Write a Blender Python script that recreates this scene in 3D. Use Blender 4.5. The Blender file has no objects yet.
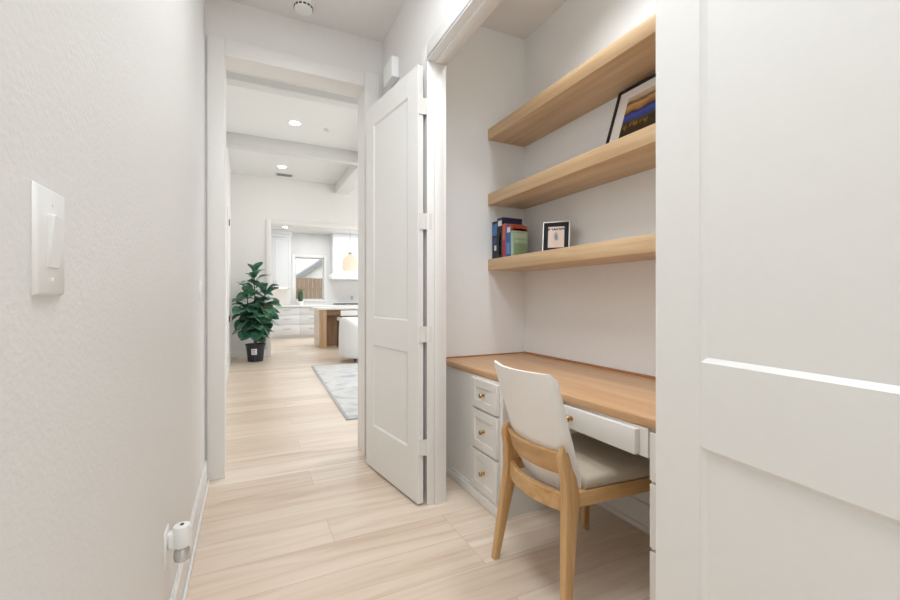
import bpy, bmesh, math, random
from mathutils import Vector, Matrix, Euler

random.seed(7)
sc = bpy.context.scene
COL = sc.collection
R = math.radians

# ------------------------------------------------------------------ materials
def new_mat(name):
    m = bpy.data.materials.new(name)
    m.use_nodes = True
    nt = m.node_tree
    return m, nt, nt.nodes['Principled BSDF']

def lin(c):
    return tuple(((v / 255.0) / 12.92 if v / 255.0 <= 0.04045 else ((v / 255.0 + 0.055) / 1.055) ** 2.4) for v in c) + (1.0,)

def plain(name, rgb, rough=0.5, metal=0.0, noise=0.0, nscale=40.0, bump=0.0, bscale=200.0, coat=0.0, spec=None, bdist=0.002):
    m, nt, b = new_mat(name)
    b.inputs['Base Color'].default_value = lin(rgb)
    b.inputs['Roughness'].default_value = rough
    b.inputs['Metallic'].default_value = metal
    if coat:
        b.inputs['Coat Weight'].default_value = coat
    if spec is not None:
        b.inputs['Specular IOR Level'].default_value = spec
    tc = nt.nodes.new('ShaderNodeTexCoord')
    n = nt.nodes.new('ShaderNodeTexNoise')
    n.inputs['Scale'].default_value = nscale
    n.inputs['Detail'].default_value = 3
    nt.links.new(tc.outputs['Object'], n.inputs['Vector'])
    mx = nt.nodes.new('ShaderNodeMix'); mx.data_type = 'RGBA'
    c = lin(rgb)
    k = noise if noise else 0.015
    mx.inputs['A'].default_value = tuple(v * (1 - k) for v in c[:3]) + (1,)
    mx.inputs['B'].default_value = tuple(min(1, v * (1 + k)) for v in c[:3]) + (1,)
    nt.links.new(n.outputs['Fac'], mx.inputs['Factor'])
    nt.links.new(mx.outputs['Result'], b.inputs['Base Color'])
    if bump:
        n2 = nt.nodes.new('ShaderNodeTexNoise')
        n2.inputs['Scale'].default_value = bscale
        n2.inputs['Detail'].default_value = 2
        nt.links.new(tc.outputs['Object'], n2.inputs['Vector'])
        bp = nt.nodes.new('ShaderNodeBump')
        bp.inputs['Strength'].default_value = bump
        bp.inputs['Distance'].default_value = bdist
        nt.links.new(n2.outputs['Fac'], bp.inputs['Height'])
        nt.links.new(bp.outputs['Normal'], b.inputs['Normal'])
    return m

def wood(name, dark, mid, light, axis='Y', rough=0.42, fine=1.0, contrast=1.0):
    """straight-grained timber, grain running along one axis"""
    m, nt, b = new_mat(name)
    b.inputs['Roughness'].default_value = rough
    tc = nt.nodes.new('ShaderNodeTexCoord')
    mp = nt.nodes.new('ShaderNodeMapping')
    s = [22 * fine, 22 * fine, 22 * fine]
    s['XYZ'.index(axis)] = 1.1 * fine
    mp.inputs['Scale'].default_value = s
    nt.links.new(tc.outputs['Object'], mp.inputs['Vector'])
    n = nt.nodes.new('ShaderNodeTexNoise')
    n.inputs['Scale'].default_value = 1.0
    n.inputs['Detail'].default_value = 6
    n.inputs['Roughness'].default_value = 0.62
    n.inputs['Distortion'].default_value = 0.6
    nt.links.new(mp.outputs['Vector'], n.inputs['Vector'])
    cr = nt.nodes.new('ShaderNodeValToRGB')
    e = cr.color_ramp.elements
    e[0].position = 0.5 - 0.22 / contrast; e[0].color = lin(dark)
    e[1].position = 0.5 + 0.22 / contrast; e[1].color = lin(light)
    x = e.new(0.5); x.color = lin(mid)
    nt.links.new(n.outputs['Fac'], cr.inputs['Fac'])
    nt.links.new(cr.outputs['Color'], b.inputs['Base Color'])
    bp = nt.nodes.new('ShaderNodeBump')
    bp.inputs['Strength'].default_value = 0.05
    bp.inputs['Distance'].default_value = 0.001
    nt.links.new(n.outputs['Fac'], bp.inputs['Height'])
    nt.links.new(bp.outputs['Normal'], b.inputs['Normal'])
    return m

def floor_mat():
    m, nt, b = new_mat('pale_oak_planks')
    tc = nt.nodes.new('ShaderNodeTexCoord')
    mp = nt.nodes.new('ShaderNodeMapping')
    mp.inputs['Location'].default_value = (0.57, 0.012, 0)
    nt.links.new(tc.outputs['Object'], mp.inputs['Vector'])
    br = nt.nodes.new('ShaderNodeTexBrick')
    br.offset = 0.37; br.offset_frequency = 3; br.squash = 1.0
    br.inputs['Scale'].default_value = 1.0
    br.inputs['Brick Width'].default_value = 1.5
    br.inputs['Row Height'].default_value = 0.225
    br.inputs['Mortar Size'].default_value = 0.0016
    br.inputs['Mortar Smooth'].default_value = 0.3
    br.inputs['Bias'].default_value = 0.0
    br.inputs['Color1'].default_value = (0, 0, 0, 1)
    br.inputs['Color2'].default_value = (1, 1, 1, 1)
    br.inputs['Mortar'].default_value = (0.5, 0.5, 0.5, 1)
    nt.links.new(mp.outputs['Vector'], br.inputs['Vector'])
    # grain, offset per plank
    add = nt.nodes.new('ShaderNodeVectorMath'); add.operation = 'MULTIPLY_ADD'
    add.inputs[1].default_value = (7.0, 3.0, 5.0)
    nt.links.new(br.outputs['Color'], add.inputs[0])
    nt.links.new(tc.outputs['Object'], add.inputs[2])
    mp2 = nt.nodes.new('ShaderNodeMapping')
    mp2.inputs['Scale'].default_value = (1.0, 13.0, 1.0)
    nt.links.new(add.outputs['Vector'], mp2.inputs['Vector'])
    n = nt.nodes.new('ShaderNodeTexNoise')
    n.inputs['Scale'].default_value = 1.0; n.inputs['Detail'].default_value = 7
    n.inputs['Roughness'].default_value = 0.6; n.inputs['Distortion'].default_value = 0.9
    nt.links.new(mp2.outputs['Vector'], n.inputs['Vector'])
    cr = nt.nodes.new('ShaderNodeValToRGB')
    e = cr.color_ramp.elements
    e[0].position = 0.3; e[0].color = lin((214, 192, 170))
    e[1].position = 0.68; e[1].color = lin((240, 227, 211))
    x = e.new(0.47); x.color = lin((231, 215, 198))
    nt.links.new(n.outputs['Fac'], cr.inputs['Fac'])
    # plank to plank tone
    tone = nt.nodes.new('ShaderNodeMix'); tone.data_type = 'RGBA'; tone.blend_type = 'MULTIPLY'
    tone.inputs['Factor'].default_value = 1.0
    tr = nt.nodes.new('ShaderNodeValToRGB')
    tr.color_ramp.elements[0].color = lin((238, 232, 226)); tr.color_ramp.elements[1].color = (1, 1, 1, 1)
    nt.links.new(br.outputs['Color'], tr.inputs['Fac'])
    nt.links.new(cr.outputs['Color'], tone.inputs['A'])
    nt.links.new(tr.outputs['Color'], tone.inputs['B'])
    gap = nt.nodes.new('ShaderNodeMix'); gap.data_type = 'RGBA'
    nt.links.new(br.outputs['Fac'], gap.inputs['Factor'])
    nt.links.new(tone.outputs['Result'], gap.inputs['A'])
    gap.inputs['B'].default_value = lin((196, 174, 154))
    nt.links.new(gap.outputs['Result'], b.inputs['Base Color'])
    b.inputs['Roughness'].default_value = 0.32
    b.inputs['Specular IOR Level'].default_value = 0.4
    bp = nt.nodes.new('ShaderNodeBump'); bp.inputs['Strength'].default_value = 0.15
    bp.inputs['Distance'].default_value = 0.001; bp.invert = True
    nt.links.new(br.outputs['Fac'], bp.inputs['Height'])
    nt.links.new(bp.outputs['Normal'], b.inputs['Normal'])
    return m

def ramp_mat(name, scale, stops, rough=0.8, detail=5, dist=0.5, stretch=(1, 1, 1), bump=0.0):
    m, nt, b = new_mat(name)
    b.inputs['Roughness'].default_value = rough
    tc = nt.nodes.new('ShaderNodeTexCoord')
    mp = nt.nodes.new('ShaderNodeMapping'); mp.inputs['Scale'].default_value = stretch
    nt.links.new(tc.outputs['Object'], mp.inputs['Vector'])
    n = nt.nodes.new('ShaderNodeTexNoise')
    n.inputs['Scale'].default_value = scale; n.inputs['Detail'].default_value = detail
    n.inputs['Distortion'].default_value = dist
    nt.links.new(mp.outputs['Vector'], n.inputs['Vector'])
    cr = nt.nodes.new('ShaderNodeValToRGB')
    e = cr.color_ramp.elements
    e[0].position, e[0].color = stops[0][0], lin(stops[0][1])
    e[1].position, e[1].color = stops[-1][0], lin(stops[-1][1])
    for p, c in stops[1:-1]:
        x = e.new(p); x.color = lin(c)
    nt.links.new(n.outputs['Fac'], cr.inputs['Fac'])
    nt.links.new(cr.outputs['Color'], b.inputs['Base Color'])
    if bump:
        bp = nt.nodes.new('ShaderNodeBump'); bp.inputs['Strength'].default_value = bump
        bp.inputs['Distance'].default_value = 0.003
        nt.links.new(n.outputs['Fac'], bp.inputs['Height'])
        nt.links.new(bp.outputs['Normal'], b.inputs['Normal'])
    return m

def emit_mat(name, rgb, strength):
    m, nt, b = new_mat(name)
    b.inputs['Base Color'].default_value = lin(rgb)
    b.inputs['Emission Color'].default_value = lin(rgb)
    b.inputs['Emission Strength'].default_value = strength
    return m

def pane_mat(name):
    m, nt, b = new_mat(name)
    out = nt.nodes['Material Output']
    t = nt.nodes.new('ShaderNodeBsdfTransparent')
    g = nt.nodes.new('ShaderNodeBsdfGlossy'); g.inputs['Roughness'].default_value = 0.02
    mx = nt.nodes.new('ShaderNodeMixShader'); mx.inputs['Fac'].default_value = 0.06
    nt.links.new(t.outputs[0], mx.inputs[1]); nt.links.new(g.outputs[0], mx.inputs[2])
    nt.links.new(mx.outputs[0], out.inputs['Surface'])
    return m

def landscape_mat():
    """a printed landscape: amber sky, dark ridge, blue lake, gold and black trees"""
    m, nt, b = new_mat('landscape_print')
    b.inputs['Roughness'].default_value = 0.3
    uv = nt.nodes.new('ShaderNodeUVMap')
    sep = nt.nodes.new('ShaderNodeSeparateXYZ')
    nt.links.new(uv.outputs['UV'], sep.inputs[0])
    n = nt.nodes.new('ShaderNodeTexNoise'); n.inputs['Scale'].default_value = 5; n.inputs['Detail'].default_value = 6
    nt.links.new(uv.outputs['UV'], n.inputs['Vector'])
    ma = nt.nodes.new('ShaderNodeMath'); ma.operation = 'MULTIPLY_ADD'; ma.inputs[1].default_value = 0.20
    nt.links.new(n.outputs['Fac'], ma.inputs[0]); nt.links.new(sep.outputs['Y'], ma.inputs[2])
    su = nt.nodes.new('ShaderNodeMath'); su.operation = 'SUBTRACT'; su.inputs[1].default_value = 0.10
    nt.links.new(ma.outputs[0], su.inputs[0])
    cr = nt.nodes.new('ShaderNodeValToRGB')
    cr.color_ramp.interpolation = 'LINEAR'
    stops = [(0.0, (38, 28, 14)), (0.15, (70, 52, 24)), (0.24, (150, 104, 40)), (0.34, (62, 60, 40)),
             (0.40, (48, 66, 128)), (0.52, (58, 84, 178)), (0.58, (30, 36, 60)), (0.64, (150, 104, 66)),
             (0.76, (206, 160, 104)), (0.84, (90, 66, 52)), (0.90, (196, 168, 134)), (1.0, (214, 198, 178))]
    e = cr.color_ramp.elements
    e[0].position, e[0].color = stops[0][0], lin(stops[0][1])
    e[1].position, e[1].color = stops[-1][0], lin(stops[-1][1])
    for p, c in stops[1:-1]:
        x = e.new(p); x.color = lin(c)
    nt.links.new(su.outputs[0], cr.inputs['Fac'])
    # tree tops in the lower half
    mp = nt.nodes.new('ShaderNodeMapping'); mp.inputs['Scale'].default_value = (16, 5, 1)
    nt.links.new(uv.outputs['UV'], mp.inputs['Vector'])
    n2 = nt.nodes.new('ShaderNodeTexNoise'); n2.inputs['Scale'].default_value = 1.0; n2.inputs['Detail'].default_value = 4
    nt.links.new(mp.outputs['Vector'], n2.inputs['Vector'])
    sb = nt.nodes.new('ShaderNodeMath'); sb.operation = 'SUBTRACT'
    nt.links.new(n2.outputs['Fac'], sb.inputs[0]); nt.links.new(sep.outputs['Y'], sb.inputs[1])
    gt = nt.nodes.new('ShaderNodeMath'); gt.operation = 'GREATER_THAN'; gt.inputs[1].default_value = 0.25
    nt.links.new(sb.outputs[0], gt.inputs[0])
    mx = nt.nodes.new('ShaderNodeMix'); mx.data_type = 'RGBA'
    nt.links.new(gt.outputs[0], mx.inputs['Factor'])
    nt.links.new(cr.outputs['Color'], mx.inputs['A'])
    mx.inputs['B'].default_value = lin((44, 38, 20))
    nt.links.new(mx.outputs['Result'], b.inputs['Base Color'])
    return m

def snapshot_mat():
    """a small print: pale peach ground, dark heading, grey figure in the middle"""
    m, nt, b = new_mat('small_print')
    b.inputs['Roughness'].default_value = 0.3
    uv = nt.nodes.new('ShaderNodeUVMap')
    mp = nt.nodes.new('ShaderNodeMapping'); mp.inputs['Location'].default_value = (-0.5, -0.52, 0)
    nt.links.new(uv.outputs['UV'], mp.inputs['Vector'])
    mp2 = nt.nodes.new('ShaderNodeMapping'); mp2.inputs['Scale'].default_value = (1.5, 1.0, 1)
    nt.links.new(mp.outputs['Vector'], mp2.inputs['Vector'])
    ln = nt.nodes.new('ShaderNodeVectorMath'); ln.operation = 'LENGTH'
    nt.links.new(mp2.outputs['Vector'], ln.inputs[0])
    n = nt.nodes.new('ShaderNodeTexNoise'); n.inputs['Scale'].default_value = 9; n.inputs['Detail'].default_value = 3
    nt.links.new(uv.outputs['UV'], n.inputs['Vector'])
    ad = nt.nodes.new('ShaderNodeMath'); ad.operation = 'MULTIPLY_ADD'; ad.inputs[1].default_value = 0.22
    nt.links.new(n.outputs['Fac'], ad.inputs[0]); nt.links.new(ln.outputs['Value'], ad.inputs[2])
    cr = nt.nodes.new('ShaderNodeValToRGB')
    e = cr.color_ramp.elements
    e[0].position, e[0].color = 0.16, lin((112, 116, 128))
    e[1].position, e[1].color = 0.62, lin((232, 208, 194))
    for p, c in ((0.27, (150, 150, 156)), (0.33, (218, 200, 186)), (0.43, (232, 202, 178))):
        x = e.new(p); x.color = lin(c)
    nt.links.new(ad.outputs[0], cr.inputs['Fac'])
    sep = nt.nodes.new('ShaderNodeSeparateXYZ'); nt.links.new(uv.outputs['UV'], sep.inputs[0])
    # heading band in broken dashes near the top
    a1 = nt.nodes.new('ShaderNodeMath'); a1.operation = 'COMPARE'; a1.inputs[1].default_value = 0.88; a1.inputs[2].default_value = 0.05
    nt.links.new(sep.outputs['Y'], a1.inputs[0])
    g2 = nt.nodes.new('ShaderNodeMath'); g2.operation = 'GREATER_THAN'; g2.inputs[1].default_value = 0.47
    nt.links.new(n.outputs['Fac'], g2.inputs[0])
    mu = nt.nodes.new('ShaderNodeMath'); mu.operation = 'MULTIPLY'
    nt.links.new(a1.outputs[0], mu.inputs[0]); nt.links.new(g2.outputs[0], mu.inputs[1])
    mx = nt.nodes.new('ShaderNodeMix'); mx.data_type = 'RGBA'
    nt.links.new(mu.outputs[0], mx.inputs['Factor'])
    nt.links.new(cr.outputs['Color'], mx.inputs['A']); mx.inputs['B'].default_value = lin((84, 70, 78))
    nt.links.new(mx.outputs['Result'], b.inputs['Base Color'])
    return m

WALL = plain('wall_paint', (229, 227, 224), 0.72, bump=0.10, bscale=130)
WALLTEX = plain('orange_peel_paint', (229, 228, 226), 0.5, bump=0.2, bscale=110, bdist=0.004)
NICHEP = plain('niche_paint', (241, 243, 244), 0.75, bump=0.08, bscale=130)
BEAM_SHADE = plain('beam_paint_shaded', (218, 218, 217), 0.8)  # darker than the ceiling: the beams' shade is put into the colour
CEIL = plain('ceiling_paint', (231, 228, 226), 0.8)
CEILW = plain('living_ceiling_paint', (226, 227, 226), 0.8)
TRIM = plain('trim_enamel', (233, 231, 228), 0.4)
DOORP = plain('door_enamel', (233, 232, 229), 0.38)
CAB = plain('cabinet_enamel', (232, 229, 224), 0.42)
PLASTIC = plain('white_plastic', (238, 238, 236), 0.32)
HINGE = plain('painted_hinge', (222, 219, 214), 0.35)
DARK = plain('dark_slot', (60, 58, 56), 0.6)
OAK = wood('oak_shelf', (196, 160, 120), (211, 178, 138), (224, 195, 158), 'Y')
OAKD = wood('oak_desktop', (188, 144, 104), (204, 162, 121), (217, 179, 139), 'Y', rough=0.36)
CHAIRW = wood('chair_beech', (178, 136, 86), (199, 157, 106), (214, 175, 126), 'Z', rough=0.4)
CHAIRR = wood('chair_beech_rails', (178, 136, 86), (199, 157, 106), (214, 175, 126), 'Y', rough=0.4)
CHAIRX = wood('chair_beech_side', (178, 136, 86), (199, 157, 106), (214, 175, 126), 'X', rough=0.4)
FABRIC = plain('cream_woven_fabric', (243, 240, 235), 0.9, noise=0.05, nscale=320, bump=0.35, bscale=650, spec=0.2)
BRASS = plain('brushed_brass', (188, 148, 88), 0.28, metal=1.0)
CHROME = plain('chrome', (190, 190, 190), 0.15, metal=1.0)
STEEL = plain('brushed_steel', (176, 176, 174), 0.3, metal=1.0)
BLACK = plain('black_satin', (22, 22, 24), 0.4)
CREAM_P = plain('paper_cream', (238, 234, 226), 0.7)
MATW = plain('mat_board_white', (236, 230, 226), 0.8)
MATB = plain('mat_board_navy_black', (24, 26, 36), 0.7)
FLOOR = floor_mat()
PANE = pane_mat('window_glass')

# ------------------------------------------------------------------ mesh helpers
def bm_new():
    return bmesh.new()

def _face(bm, vs):
    try:
        bm.faces.new(vs)
    except ValueError:
        pass

def hexa(bm, b, t, bev=0.0, seg=2):
    """b, t: four bottom and four top points in matching order"""
    vb = [bm.verts.new(p) for p in b]; vt = [bm.verts.new(p) for p in t]
    fs = [bm.faces.new(vb[::-1]), bm.faces.new(vt)]
    for i in range(4):
        j = (i + 1) % 4
        fs.append(bm.faces.new((vb[i], vb[j], vt[j], vt[i])))
    if bev:
        es = list({e for f in fs for e in f.edges})
        bmesh.ops.bevel(bm, geom=es, offset=bev, segments=seg, profile=0.5, affect='EDGES', clamp_overlap=True)

def box(bm, x0, x1, y0, y1, z0, z1, bev=0.0, seg=2):
    hexa(bm, [(x0, y0, z0), (x1, y0, z0), (x1, y1, z0), (x0, y1, z0)],
         [(x0, y0, z1), (x1, y0, z1), (x1, y1, z1), (x0, y1, z1)], bev, seg)

def loft(bm, rings, cap=True, closed=True):
    vr = [[bm.verts.new(p) for p in r] for r in rings]
    n = len(vr[0])
    for a, b in zip(vr[:-1], vr[1:]):
        for i in range(n if closed else n - 1):
            j = (i + 1) % n
            _face(bm, (a[i], a[j], b[j], b[i]))
    if cap:
        _face(bm, vr[0][::-1]); _face(bm, vr[-1])

def rrect(cx, cy, hx, hy, r, z=None, seg=3):
    """rounded rectangle ring in x,y"""
    r = min(r, hx * 0.98, hy * 0.98)
    pts = []
    for k, (sx, sy) in enumerate(((1, 1), (-1, 1), (-1, -1), (1, -1))):
        for i in range(seg + 1):
            a = math.pi / 2 * (k + i / seg)
            pts.append((cx + sx * (hx - r) + r * math.cos(a), cy + sy * (hy - r) + r * math.sin(a), z))
    return pts

def cyl(bm, p0, p1, r0, r1=None, n=24, cap=True):
    r1 = r0 if r1 is None else r1
    tube(bm, [p0, p1], [r0, r1], n, cap)

def tube(bm, pts, rad, n=12, cap=True):
    pts = [Vector(p) for p in pts]
    rings = []
    prev = None
    for i, p in enumerate(pts):
        d = (pts[min(i + 1, len(pts) - 1)] - pts[max(i - 1, 0)]).normalized()
        if prev is None:
            up = Vector((0, 0, 1)) if abs(d.z) < 0.9 else Vector((1, 0, 0))
            a = d.cross(up).normalized()
        else:
            a = (prev - d * prev.dot(d)).normalized()
        prev = a
        b = d.cross(a)
        r = rad[i] if isinstance(rad, (list, tuple)) else rad
        rings.append([p + a * (r * math.cos(2 * math.pi * k / n)) + b * (r * math.sin(2 * math.pi * k / n)) for k in range(n)])
    loft(bm, rings, cap)

def lathe(bm, prof, c=(0, 0, 0), n=32, mtx=None):
    """prof: (radius, height) from bottom to top, about z through c"""
    rings = []
    for r, z in prof:
        ring = []
        for k in range(n):
            a = 2 * math.pi * k / n
            p = Vector((r * math.cos(a), r * math.sin(a), z))
            if mtx is not None:
                p = mtx @ p
            ring.append(p + Vector(c))
        rings.append(ring)
    loft(bm, rings, True)

def xform(bm, M, start=0):
    bm.verts.ensure_lookup_table()
    for v in bm.verts[start:]:
        v.co = M @ v.co

def obj(name, bm, mat, parent=None, angle=38, smooth=True):
    bmesh.ops.recalc_face_normals(bm, faces=bm.faces[:])
    me = bpy.data.meshes.new(name)
    bm.to_mesh(me); bm.free()
    if smooth:
        for p in me.polygons:
            p.use_smooth = True
        me.set_sharp_from_angle(angle=R(angle))
    mats = mat if isinstance(mat, (list, tuple)) else [mat]
    for m in mats:
        me.materials.append(m)
    o = bpy.data.objects.new(name, me)
    COL.objects.link(o)
    if parent is not None:
        o.parent = parent
        if parent.type == 'EMPTY':
            o.matrix_parent_inverse = (Matrix.Translation(parent.location) @ parent.rotation_euler.to_matrix().to_4x4()).inverted()
    return o

def tag(o, label, cat, group=None, kind=None):
    if label:
        o['label'] = label
    if cat:
        o['category'] = cat
    if group:
        o['group'] = group
    if kind:
        o['kind'] = kind
    return o

def thing(name, label, cat, loc=(0, 0, 0), group=None):
    o = bpy.data.objects.new(name, None)
    o.empty_display_size = 0.1
    COL.objects.link(o)
    o.location = loc
    return tag(o, label, cat, group)

def struct(name, bm, mat, parent=None, smooth=True):
    o = obj(name, bm, mat, parent, smooth=smooth)
    o['kind'] = 'structure'
    return o

def uv_quad(name, p00, p10, p11, p01, mat, parent):
    bm = bm_new()
    vs = [bm.verts.new(p) for p in (p00, p10, p11, p01)]
    f = bm.faces.new(vs)
    ul = bm.loops.layers.uv.new('UVMap')
    for lp, uv in zip(f.loops, ((0, 0), (1, 0), (1, 1), (0, 1))):
        lp[ul].uv = uv
    me = bpy.data.meshes.new(name); bm.to_mesh(me); bm.free()
    me.materials.append(mat)
    o = bpy.data.objects.new(name, me); COL.objects.link(o)
    o.parent = parent
    if parent.type == 'EMPTY':
        o.matrix_parent_inverse = (Matrix.Translation(parent.location) @ parent.rotation_euler.to_matrix().to_4x4()).inverted()
    return o

# ------------------------------------------------------------------ key dimensions
XL = -0.23            # hall left wall
XR, XRI = 0.915, 1.010   # hall right wall: hall face, niche face
YF, YFB = 3.04, 3.21     # wall at the end of the hall
YB = -2.6                # behind the camera
ZH = 3.05
OY0, OY1, OZ = 0.692, 2.136, 2.455   # closet opening
NY0, NY1, NX = 0.29, 2.55, 1.85      # desk niche
AX0, AX1, AZ = -0.124, 0.78, 2.69    # opening to the living room
LZ, LY = 3.49, 8.90                  # living room ceiling, far wall
KX0, KX1, KZ = 0.44, 3.40, 2.58      # opening to the kitchen
KY = 13.10                           # kitchen back wall

# ------------------------------------------------------------------ shell
bm = bm_new(); box(bm, -0.6, 6.2, YB - 0.1, KY + 0.2, -0.08, 0.0); struct('floor', bm, FLOOR, smooth=False)
bm = bm_new(); box(bm, XL - 0.12, NX + 0.12, YB, YF + 0.06, ZH, ZH + 0.1); struct('ceiling', bm, CEIL, smooth=False)
bm = bm_new(); box(bm, XL - 0.12, XL, YB, YF + 0.02, 0, ZH + 0.05); struct('wall_left', bm, WALLTEX, smooth=False)
bm = bm_new()
box(bm, XR, XRI, YB, OY0 - 0.018, 0, ZH + 0.02)
box(bm, XR, XRI, OY1 + 0.018, YF + 0.02, 0, ZH + 0.02)
box(bm, XR, XRI, OY0 - 0.018, OY1 + 0.018, OZ + 0.018, ZH + 0.02)
struct('wall_right', bm, WALL, smooth=False)
bm = bm_new(); box(bm, XL - 0.12, XRI, YB - 0.1, YB, 0, ZH + 0.05); struct('wall_behind', bm, WALL, smooth=False)
bm = bm_new()
box(bm, -0.6, AX0 - 0.018, YF, YFB, 0, 3.6)
box(bm, AX1 + 0.018, 6.2, YF, YFB, 0, 3.6)
box(bm, AX0 - 0.018, AX1 + 0.018, YF, YFB, AZ + 0.018, 3.6)
struct('wall_far', bm, WALL, smooth=False)
# niche
bm = bm_new(); box(bm, NX, NX + 0.1, NY0 - 0.1, NY1 + 0.1, 0, ZH + 0.02); struct('wall_niche_back', bm, NICHEP, smooth=False)
bm = bm_new(); box(bm, XRI, NX + 0.02, NY1, NY1 + 0.1, 0, ZH + 0.02); struct('wall_niche_left', bm, NICHEP, smooth=False)
bm = bm_new(); box(bm, XRI, NX + 0.02, NY0 - 0.1, NY0, 0, ZH + 0.02); struct('wall_niche_right', bm, NICHEP, smooth=False)

# living room
bm = bm_new(); box(bm, -0.36, -0.26, YFB, LY, 0, 3.6); struct('wall_living_left', bm, WALL, smooth=False)
bm = bm_new()
box(bm, 6.0, 6.1, YFB, 4.0, 0, 3.6); box(bm, 6.0, 6.1, 8.2, LY, 0, 3.6)
box(bm, 6.0, 6.1, 4.0, 8.2, 0, 0.3); box(bm, 6.0, 6.1, 4.0, 8.2, 2.9, 3.6)
struct('wall_living_right', bm, WALL, smooth=False)
bm = bm_new()
box(bm, -0.6, KX0 - 0.018, LY, LY + 0.14, 0, 3.6)
box(bm, KX1 + 0.018, 6.2, LY, LY + 0.14, 0, 3.6)
box(bm, KX0 - 0.018, KX1 + 0.018, LY, LY + 0.14, KZ + 0.018, 3.6)
struct('wall_living_far', bm, WALL, smooth=False)
bm = bm_new(); box(bm, -0.6, 6.2, YFB - 0.02, LY + 0.05, LZ, LZ + 0.1); struct('ceiling_living', bm, CEILW, smooth=False)
# ceiling beams
for i, (a, b) in enumerate(((4.68, 4.82), (6.71, 6.85))):
    bm = bm_new(); box(bm, -0.26, 6.0, a, b, 3.305, LZ + 0.01, 0.004); struct('trim_%d' % (10 + i), bm, BEAM_SHADE)
bm = bm_new(); box(bm, 1.66, 1.92, YFB, LY, 3.307, LZ + 0.01, 0.004); struct('trim_12', bm, CEILW)

# kitchen
WX0, WX1, WZ0, WZ1 = 1.30, 2.12, 1.08, 2.33
bm = bm_new()
box(bm, -0.6, WX0, KY, KY + 0.12, 0, 3.15); box(bm, WX1, 5.1, KY, KY + 0.12, 0, 3.15)
box(bm, WX0, WX1, KY, KY + 0.12, 0, WZ0); box(bm, WX0, WX1, KY, KY + 0.12, WZ1, 3.15)
struct('wall_kitchen_back', bm, plain('marble_splash', (228, 227, 226), 0.3, noise=0.04, nscale=4), smooth=False)
bm = bm_new(); box(bm, -0.36, -0.26, LY + 0.14, KY, 0, 3.15); struct('wall_kitchen_left', bm, WALL, smooth=False)
bm = bm_new()
box(bm, 5.0, 5.1, LY + 0.14, 9.6, 0, 3.15); box(bm, 5.0, 5.1, 12.4, KY, 0, 3.15)
box(bm, 5.0, 5.1, 9.6, 12.4, 0, 0.9); box(bm, 5.0, 5.1, 9.6, 12.4, 2.5, 3.15)
struct('wall_kitchen_right', bm, WALL, smooth=False)
bm = bm_new(); box(bm, -0.6, 5.2, LY + 0.10, KY + 0.1, ZH, ZH + 0.1); struct('ceiling_kitchen', bm, CEILW, smooth=False)

# window in the kitchen
bm = bm_new()
box(bm, WX0 - 0.09, WX0, KY - 0.02, KY + 0.10, WZ0 - 0.02, WZ1 + 0.09, 0.004)
box(bm, WX1, WX1 + 0.09, KY - 0.02, KY + 0.10, WZ0 - 0.02, WZ1 + 0.09, 0.004)
box(bm, WX0, WX1, KY - 0.02, KY + 0.10, WZ1, WZ1 + 0.09, 0.004)
box(bm, WX0 - 0.1, WX1 + 0.1, KY - 0.04, KY + 0.10, WZ0 - 0.05, WZ0, 0.004)
w1 = struct('window_1', bm, TRIM)
bm = bm_new()
box(bm, WX0, WX0 + 0.03, KY + 0.04, KY + 0.08, WZ0, WZ1); box(bm, WX1 - 0.03, WX1, KY + 0.04, KY + 0.08, WZ0, WZ1)
box(bm, WX0 + 0.03, WX1 - 0.03, KY + 0.04, KY + 0.08, WZ0, WZ0 + 0.03); box(bm, WX0 + 0.03, WX1 - 0.03, KY + 0.04, KY + 0.08, WZ1 - 0.03, WZ1)
obj('sash', bm, TRIM, w1)
bm = bm_new(); box(bm, WX0 + 0.03, WX1 - 0.03, KY + 0.057, KY + 0.063, WZ0 + 0.03, WZ1 - 0.03); obj('pane', bm, PANE, w1)
# daylight windows out of the photograph's view
bm = bm_new()
for yy in (4.0, 5.36, 6.74, 8.1):
    box(bm, 6.0, 6.08, yy, yy + 0.1, 0.3, 2.9)
box(bm, 6.0, 6.08, 4.1, 8.1, 0.3, 0.4); box(bm, 6.0, 6.08, 4.1, 8.1, 2.8, 2.9)
w2 = struct('window_2', bm, TRIM)
bm = bm_new(); box(bm, 6.035, 6.041, 4.1, 8.1, 0.4, 2.8); obj('pane', bm, PANE, w2)
bm = bm_new()
for yy in (9.6, 10.95, 12.3):
    box(bm, 5.0, 5.08, yy, yy + 0.1, 0.9, 2.5)
box(bm, 5.0, 5.08, 9.7, 12.3, 0.9, 1.0); box(bm, 5.0, 5.08, 9.7, 12.3, 2.4, 2.5)
w3 = struct('window_3', bm, TRIM)
bm = bm_new(); box(bm, 5.035, 5.041, 9.7, 12.3, 1.0, 2.4); obj('pane', bm, PANE, w3)

# ------------------------------------------------------------------ trim
def casing_yz(bm, x0, x1, y0, y1, z1, w, bev=0.004):
    """flat casing around an opening in an x = const wall"""
    box(bm, x0, x1, y0 - w, y0, 0.0, z1 + w, bev); box(bm, x0, x1, y1, y1 + w, 0.0, z1 + w, bev)
    box(bm, x0, x1, y0, y1, z1, z1 + w, bev)

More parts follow.
